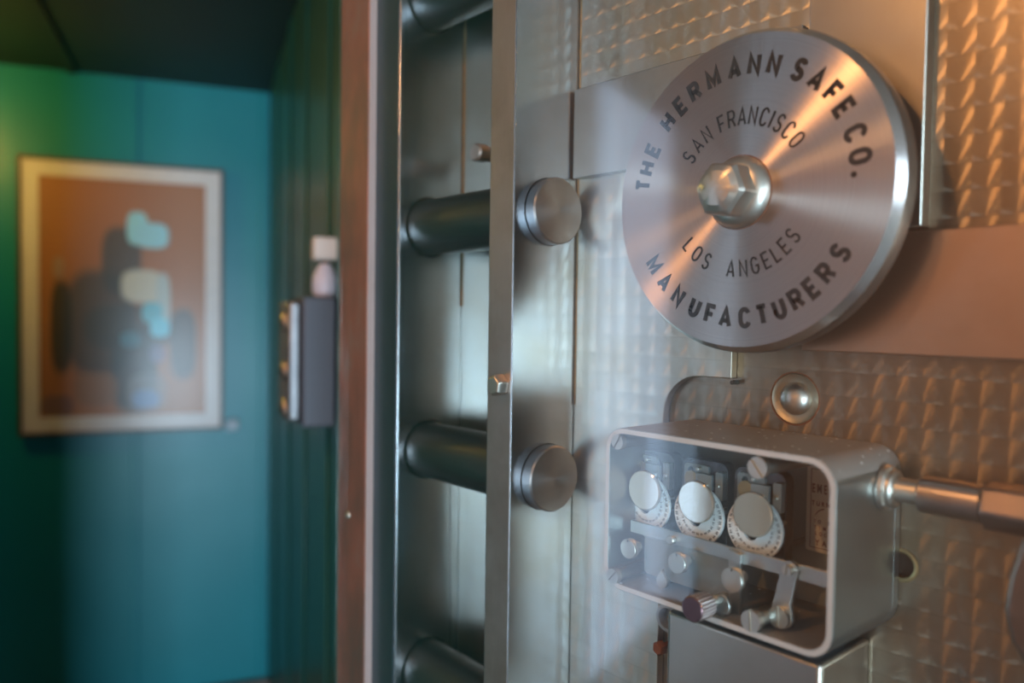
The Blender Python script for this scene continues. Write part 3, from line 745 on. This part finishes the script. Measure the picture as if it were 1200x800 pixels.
# framed picture on the back wall
def onback(px, py, a=-.03):
    d = ray(px, py); n = A; P0 = loc(a, 0, 0)
    t = (P0-CAM).dot(n)/d.dot(n); q = CAM+d*t; return (q-C0).dot(B), q.z
bl, zt = onback(20, 183); br, zt2 = onback(262, 197); _, zb = onback(22, 512); _, zb2 = onback(260, 502)
zt = (zt+zt2)/2; zb = (zb+zb2)/2
pic = thing('framed_picture', 'framed brown and orange picture with a wide pale frame on the teal back wall', 'picture', loc(-.001, (bl+br)/2, zb))
def vrects(b, outer_, inner_, a0, a1):
    (x0, x1, z0, z1), (u0, u1, w0, w1) = outer_, inner_
    vbox(b, a0, a1, x0, x1, w1, z1); vbox(b, a0, a1, x0, x1, z0, w0); vbox(b, a0, a1, x0, u0, w0, w1); vbox(b, a0, a1, u1, x1, w0, w1)
fw = .010; mw = .058
b = MB(); vrects(b, (bl, br, zb, zt), (bl+fw, br-fw, zb+fw, zt-fw), -.034, -.001); obj('frame', b, plain('dark_wood', (.12, .06, .035), .4), pic, label='thin dark wooden edge')
b = MB(); vrects(b, (bl+fw, br-fw, zb+fw, zt-fw), (bl+mw, br-mw, zb+mw, zt-mw), -.028, -.002); obj('mat_board', b, plain('pale_mat', (.85, .76, .74), .6), pic, label='wide pale pinkish-white border')
cx, cz, hw, hh = (bl+br)/2, (zb+zt)/2, (br-bl)/2-mw, (zt-zb)/2-mw
def picture_mat():
    N = NT('brown_print_with_reflections'); b_ = N.bsdf(Roughness=.45)
    g = N.n('ShaderNodeNewGeometry')
    d = N.vmath('SUBTRACT', g.outputs['Position'], tuple(loc(0, cx, cz)))
    nd = N.n('ShaderNodeVectorMath', _operation='DOT_PRODUCT'); N.l(d, nd.inputs[0]); nd.inputs[1].default_value = tuple(B)
    u = N.math('DIVIDE', nd.outputs['Value'], hw)
    sx = N.n('ShaderNodeSeparateXYZ'); N.l(d, sx.inputs[0]); v = N.math('DIVIDE', sx.outputs[2], hh)
    c = N.mix(N.noise(5, 3), (.52, .20, .08), (.42, .18, .09))
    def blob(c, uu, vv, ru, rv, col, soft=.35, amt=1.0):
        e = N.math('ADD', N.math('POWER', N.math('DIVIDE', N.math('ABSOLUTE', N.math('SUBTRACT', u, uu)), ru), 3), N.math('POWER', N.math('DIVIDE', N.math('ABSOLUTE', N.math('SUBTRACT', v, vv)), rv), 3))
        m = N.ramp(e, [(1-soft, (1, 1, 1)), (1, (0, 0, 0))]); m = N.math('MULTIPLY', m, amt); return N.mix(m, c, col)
    # x(px) 40..238 -> u -1..1 ; y(px) 203..487 -> v 1..-1
    def U(x): return (x-139)/99
    def V(y): return (345-y)/142
    for x, y, rx_, ry, col, am in ((-0, 0, 0, 0, 0, 0),):
        pass
    data = [(135, 300, 26, 45, (.10, .09, .075), .9), (110, 375, 45, 70, (.085, .085, .075), .85), (65, 380, 13, 60, (.05, .06, .06), .9), (210, 400, 18, 48, (.10, .10, .095), .85),
            (150, 430, 30, 60, (.07, .08, .08), .9), (145, 380, 60, 30, (.09, .09, .08), .8), (105, 455, 28, 22, (.34, .17, .09), .8), (165, 460, 26, 26, (.30, .27, .27), .6), (62, 310, 7, 14, (.40, .32, .28), .6), (60, 474, 20, 14, (.12, .10, .14), .6),
            (160, 330, 28, 22, (.72, .66, .55), 1), (185, 350, 10, 40, (.58, .62, .60), 1), (154, 260, 14, 22, (.42, .80, .90), 1), (172, 268, 22, 17, (.42, .78, .90), 1),  # turquoise and cream blobs are glass reflections painted into the print
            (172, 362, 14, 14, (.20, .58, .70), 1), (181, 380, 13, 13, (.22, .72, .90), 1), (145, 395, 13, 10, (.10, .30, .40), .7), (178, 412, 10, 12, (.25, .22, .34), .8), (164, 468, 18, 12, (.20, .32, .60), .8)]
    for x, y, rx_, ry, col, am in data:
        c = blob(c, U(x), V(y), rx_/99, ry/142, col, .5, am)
    N.l(c, b_.inputs['Base Color']); return N.m
b = MB(); vbox(b, -.0245, -.003, cx-hw, cx+hw, cz-hh, cz+hh); obj('print', b, picture_mat(), pic, label='brown print with dark shapes and turquoise and cream glass reflections painted in')
b = MB(); vbox(b, -.031, -.0295, bl+fw+.0005, br-fw-.0005, zb+fw+.0005, zt-fw-.0005); obj('picture_glass', b, glass('matt_picture_glass', .2, (1, 1, 1), .15), pic)
# small pale switch low beside the picture
q = onback(272, 498, -.02)
b = MB(); vbox(b, -.02, -.0005, q[0]-.022, q[0]+.022, q[1]-.02, q[1]+.02)
setlab(obj('wall_fitting', b, plain('pale_plastic', (.45, .50, .55), .4), None, loc(0, q[0], q[1]), bevel=.005), 'small pale fitting on the teal wall by the lower right corner of the picture', 'fitting')

# grey box on the right vault wall
def onA(px, py, a):   # on a plane perpendicular to A at depth a
    return onback(px, py, a)
ga = -1.60
bx_l, z_t = onA(355, 347, ga); bx_r, z_b = onA(394, 500, ga)
bx_r = -.006
gb = thing('wall_box', 'dark grey wall box with a silvery latched front on the right vault wall', 'wall box', loc(ga+.12, bx_r, z_b))
L_ = .20
b = MB(); vbox(b, ga, ga+L_, bx_l, bx_r, z_b, z_t); obj('box_body', b, plain('slate_grey_paint', (.075, .085, .11), .5), gb, bevel=.004)
b = MB(); vbox(b, ga+.02, ga+L_-.01, bx_l-.022, bx_l-.0003, z_b+.008, z_t-.008); obj('front_plate', b, metal('silvery_face', (.30, .30, .31), .5, .5, scale=30), gb, bevel=.006)
for s in (.12, .42, .80):
    b = MB(); c_ = loc(ga+L_*.30, bx_l-.016, z_b+(z_t-z_b)*s)
    bmesh.ops.create_uvsphere(b, u_segments=20, v_segments=12, radius=.016, matrix=Matrix.Translation(c_)@Matrix.Rotation(0, 4, 'Z')@Matrix.Diagonal((1, 1, 1.3, 1)))
    obj('latch', b, m_screw, gb)
# pale ornament on the box: cup-like foot and square head
ob = onA(382, 300, ga+.05)[0]; zz = z_t+.0002; hz = onA(380, 278, ga+.05)[1]-z_t
orn = thing('ornament', 'small pale two-part ornament standing on top of the dark grey wall box', 'ornament', loc(ga+.06, ob, zz))
cc = loc(ga+.06, ob, 0); r1 = .022
b = MB(); lathe(b, (cc.x, cc.y, 0), 'Z', [(0, zz), (r1*.8, zz), (r1, zz+hz*.1), (r1, zz+hz*.3), (r1*.75, zz+hz*.45), (r1*.45, zz+hz*.56), (0, zz+hz*.57)], 32); obj('rounded_base', b, plain('pale_lilac_ceramic', (.62, .58, .66), .4), orn)
b = MB(); vbox(b, ga+.06-r1*.9, ga+.06+r1*.9, ob-r1, ob+r1, zz+hz*.62, zz+hz); obj('square_head', b, plain('cream_ceramic', (.72, .64, .58), .4), orn, bevel=.004)
b = MB(); lathe(b, (cc.x, cc.y, 0), 'Z', [(r1*.4, zz+hz*.52), (r1*.35, zz+hz*.66)], 20); obj('brown_neck', b, plain('brown_neck_paint', (.16, .09, .05), .5), orn)

# ================================================================ FRONT ROOM (behind and beside the camera)
b = MB(); box(b, -4, 3.6, -3.5, 2.2, -.12, -.0005)
b2 = None
struct('floor', b, m_roomfloor)
b = MB(); box(b, -4, 3.6, -3.5, 2.2, 2.75, 2.85); struct('ceiling', b, m_roomceil)
def wall_seg(b, p, q, z0, z1, t=.12):
    p, q = Vector(p).to_3d(), Vector(q).to_3d(); d = (q-p).normalized(); n = Vector((-d.y, d.x, 0))*t
    v = [b.verts.new(w+Vector((0, 0, z))) for z in (z0, z1) for w in (p, q, q+n, p+n)]
    for f in ((0, 1, 2, 3), (4, 7, 6, 5), (0, 4, 5, 1), (1, 5, 6, 2), (2, 6, 7, 3), (3, 7, 4, 0)): b.faces.new([v[i] for i in f])
def wall_open(name, p, q, opens, mat, t=.12, H=2.75):
    """wall from p to q with openings (s0,s1,z0,z1) along it"""
    p, q = Vector(p).to_3d(), Vector(q).to_3d(); d = (q-p).normalized(); Lw = (q-p).length; b = MB(); s = 0
    for s0, s1, z0, z1 in opens:
        wall_seg(b, p+d*s, p+d*s0, 0, H, t)
        if z0 > 0: wall_seg(b, p+d*s0, p+d*s1, 0, z0, t)
        wall_seg(b, p+d*s0, p+d*s1, z1, H, t); s = s1
    wall_seg(b, p+d*s, q, 0, H, t); struct(name, b, mat)
    return p, d
mr_ = loc(-VD, .1, 0); ml = loc(-VD, -VW-.1, 0)
WB = -3.2
# wall beside the vault mouth, left: carries the bright glazed shop door
far = ml - B*((ml.y-WB)/B.y)
def area(name, c, nrm, w, h, E, col):
    L_ = bpy.data.lights.new(name, 'AREA'); L_.shape = 'RECTANGLE'; L_.size = w; L_.size_y = h; L_.energy = E; L_.color = col
    o = bpy.data.objects.new(name, L_); COL.objects.link(o); o.location = c
    o.rotation_euler = Vector(nrm).to_track_quat('-Z', 'Y').to_euler(); return o
def window(idx, p, d, s0, s1, z0, z1, nin, E, col, mull=1, rails=1, kind='window'):
    """frame + panes in a wall opening, daylight just outside"""
    n = Vector(nin); w = s1-s0
    b = MB(); t = .05
    def bar_(a0, a1, y0, y1): 
        P = [p+d*a0, p+d*a1]; 
        v = [b.verts.new(w_-n*k+Vector((0, 0, z))) for z in (y0, y1) for w_, k in ((P[0], .03), (P[1], .03), (P[1], .08), (P[0], .08))]
        for f in ((0, 1, 2, 3), (4, 7, 6, 5), (0, 4, 5, 1), (1, 5, 6, 2), (2, 6, 7, 3), (3, 7, 4, 0)): b.faces.new([v[i] for i in f])
    bar_(s0, s0+t, z0, z1); bar_(s1-t, s1, z0, z1); bar_(s0+t, s1-t, z0, z0+t); bar_(s0+t, s1-t, z1-t, z1)
    for k in range(1, mull+1): a = s0+w*k/(mull+1); bar_(a-.02, a+.02, z0+t, z1-t)
    for k in range(1, rails+1): a = z0+(z1-z0)*k/(rails+1); bar_(s0+t, s1-t, a-.02, a+.02)
    fr = struct('%s_%d' % (kind, idx), b, plain('window_frame_paint_%d' % idx, (.05, .05, .05), .5))
    area('daylight_%d' % idx, p+d*((s0+s1)/2)-n*.16+Vector((0, 0, (z0+z1)/2)), n, w, z1-z0, E, col)
LW = (far-ml).length; dl_ = (far-ml).normalized()
pA = Vector((-1.62, -1.42, 0)); s0 = (pA-ml).dot(dl_); 
n_in = -A
p, d = wall_open('wall_shop', ml, far, [(s0, min(s0+1.45, LW-.1), .02, 2.2)], m_roomwall, -.12 if False else .12)
window(1, p, d, s0, min(s0+1.45, LW-.1), .02, 2.2, n_in, 34, (.54, .71, 1.0), 0, 0, 'door')
p, d = wall_open('wall_rear', far, (3.2, WB, 0), [(4.1, 5.3, 1.1, 2.35)], m_terra, -.12)
window(2, p, d, 4.1, 5.3, 1.1, 2.35, (0, 1, 0), 22, (.88, .94, 1.0), 1, 1)
p, d = wall_open('wall_street', (3.2, WB, 0), (3.2, 1.9, 0), [(.3, 1.6, .05, 1.25), (2.7, 4.2, 1.25, 2.35)], m_roomwall, -.12)
window(3, p, d, .3, 1.6, .05, 1.25, (-1, 0, 0), 250, (.60, .82, 1.0), 0, 0)  # unseen window, shaped low and narrow to light the lower vault wall
window(4, p, d, 2.7, 4.2, 1.25, 2.35, (-1, 0, 0), 55, (.78, .88, 1.0), 1, 0)  # unseen window added to brighten the bar face and the disc rim
q1 = mr_ + B*((1.9-mr_.y)/B.y)
wall_open('wall_vault_front', mr_, q1, [], m_roomwall, .12); wall_open('wall_end', q1, (3.2, 1.9, 0), [], m_roomwall, .12)

# lamps
def bulb(name, c, r, E, col, label, drop=None):
    t = thing(name, label, 'lamp', (c[0], c[1], c[2]+.1))
    b = MB(); lathe(b, (c[0], c[1], c[2]), 'Z', [(.02, .16), (.03, .14), (.05, .08), (.14, -.02), (.135, -.02), (.045, .075), (.0, .10)], 32); obj('lamp_shade', b, plain(name+'_shade', (.08, .07, .05), .4), t)
    b = MB(); cyl(b, (c[0], c[1], 0), 'Z', .006, c[2]+.16, (drop or 2.7495), 10); obj('cord', b, m_black, t)
    L_ = bpy.data.lights.new(name+'_bulb', 'POINT'); L_.energy = E; L_.color = col; L_.shadow_soft_size = r
    o = bpy.data.objects.new(name+'_bulb', L_); COL.objects.link(o); o.location = (c[0], c[1], c[2]-.02)
bulb('pendant_lamp', (-.50, -1.45, 2.35), .03, 38, (1.0, .42, .14), 'pendant lamp hanging behind the camera, nearer the shop door')
q = loc(-.5, -1.03, 1.93)
t = thing('bare_bulb', 'small warm bare bulb hanging in the vault left of the picture', 'lamp', (q.x, q.y, q.z))
N_ = NT('glowing_bulb'); em = N_.n('ShaderNodeEmission', Color=(1.0, .62, .12, 1), Strength=190.0); N_.l(em.outputs[0], N_.out.inputs[0])
b = MB(); bmesh.ops.create_uvsphere(b, u_segments=24, v_segments=14, radius=.035, matrix=Matrix.Translation(q)); obj('bulb', b, N_.m, t)
b = MB(); cyl(b, (q.x, q.y, 0), 'Z', .018, q.z+.033, q.z+.08, 20, .003); cyl(b, (q.x, q.y, 0), 'Z', .004, q.z+.08, VH-.0005, 10); obj('socket', b, m_black, t)

bulb('added_warm_lamp', (-.50, -2.75, 2.3), .06, 16, (1.0, .50, .20), 'added unseen lamp warming the terracotta rear wall behind the camera')  # added lamp, warms the rear wall so the metal reflects orange

W = bpy.data.worlds.new('world'); S.world = W; W.use_nodes = True
W.node_tree.nodes['Background'].inputs[0].default_value = (.75, .85, 1, 1); W.node_tree.nodes['Background'].inputs[1].default_value = .3
S.cycles.use_denoising = True
S.cycles.max_bounces = 8; S.cycles.transparent_max_bounces = 12; S.cycles.glossy_bounces = 5
S.cycles.sample_clamp_indirect = 4
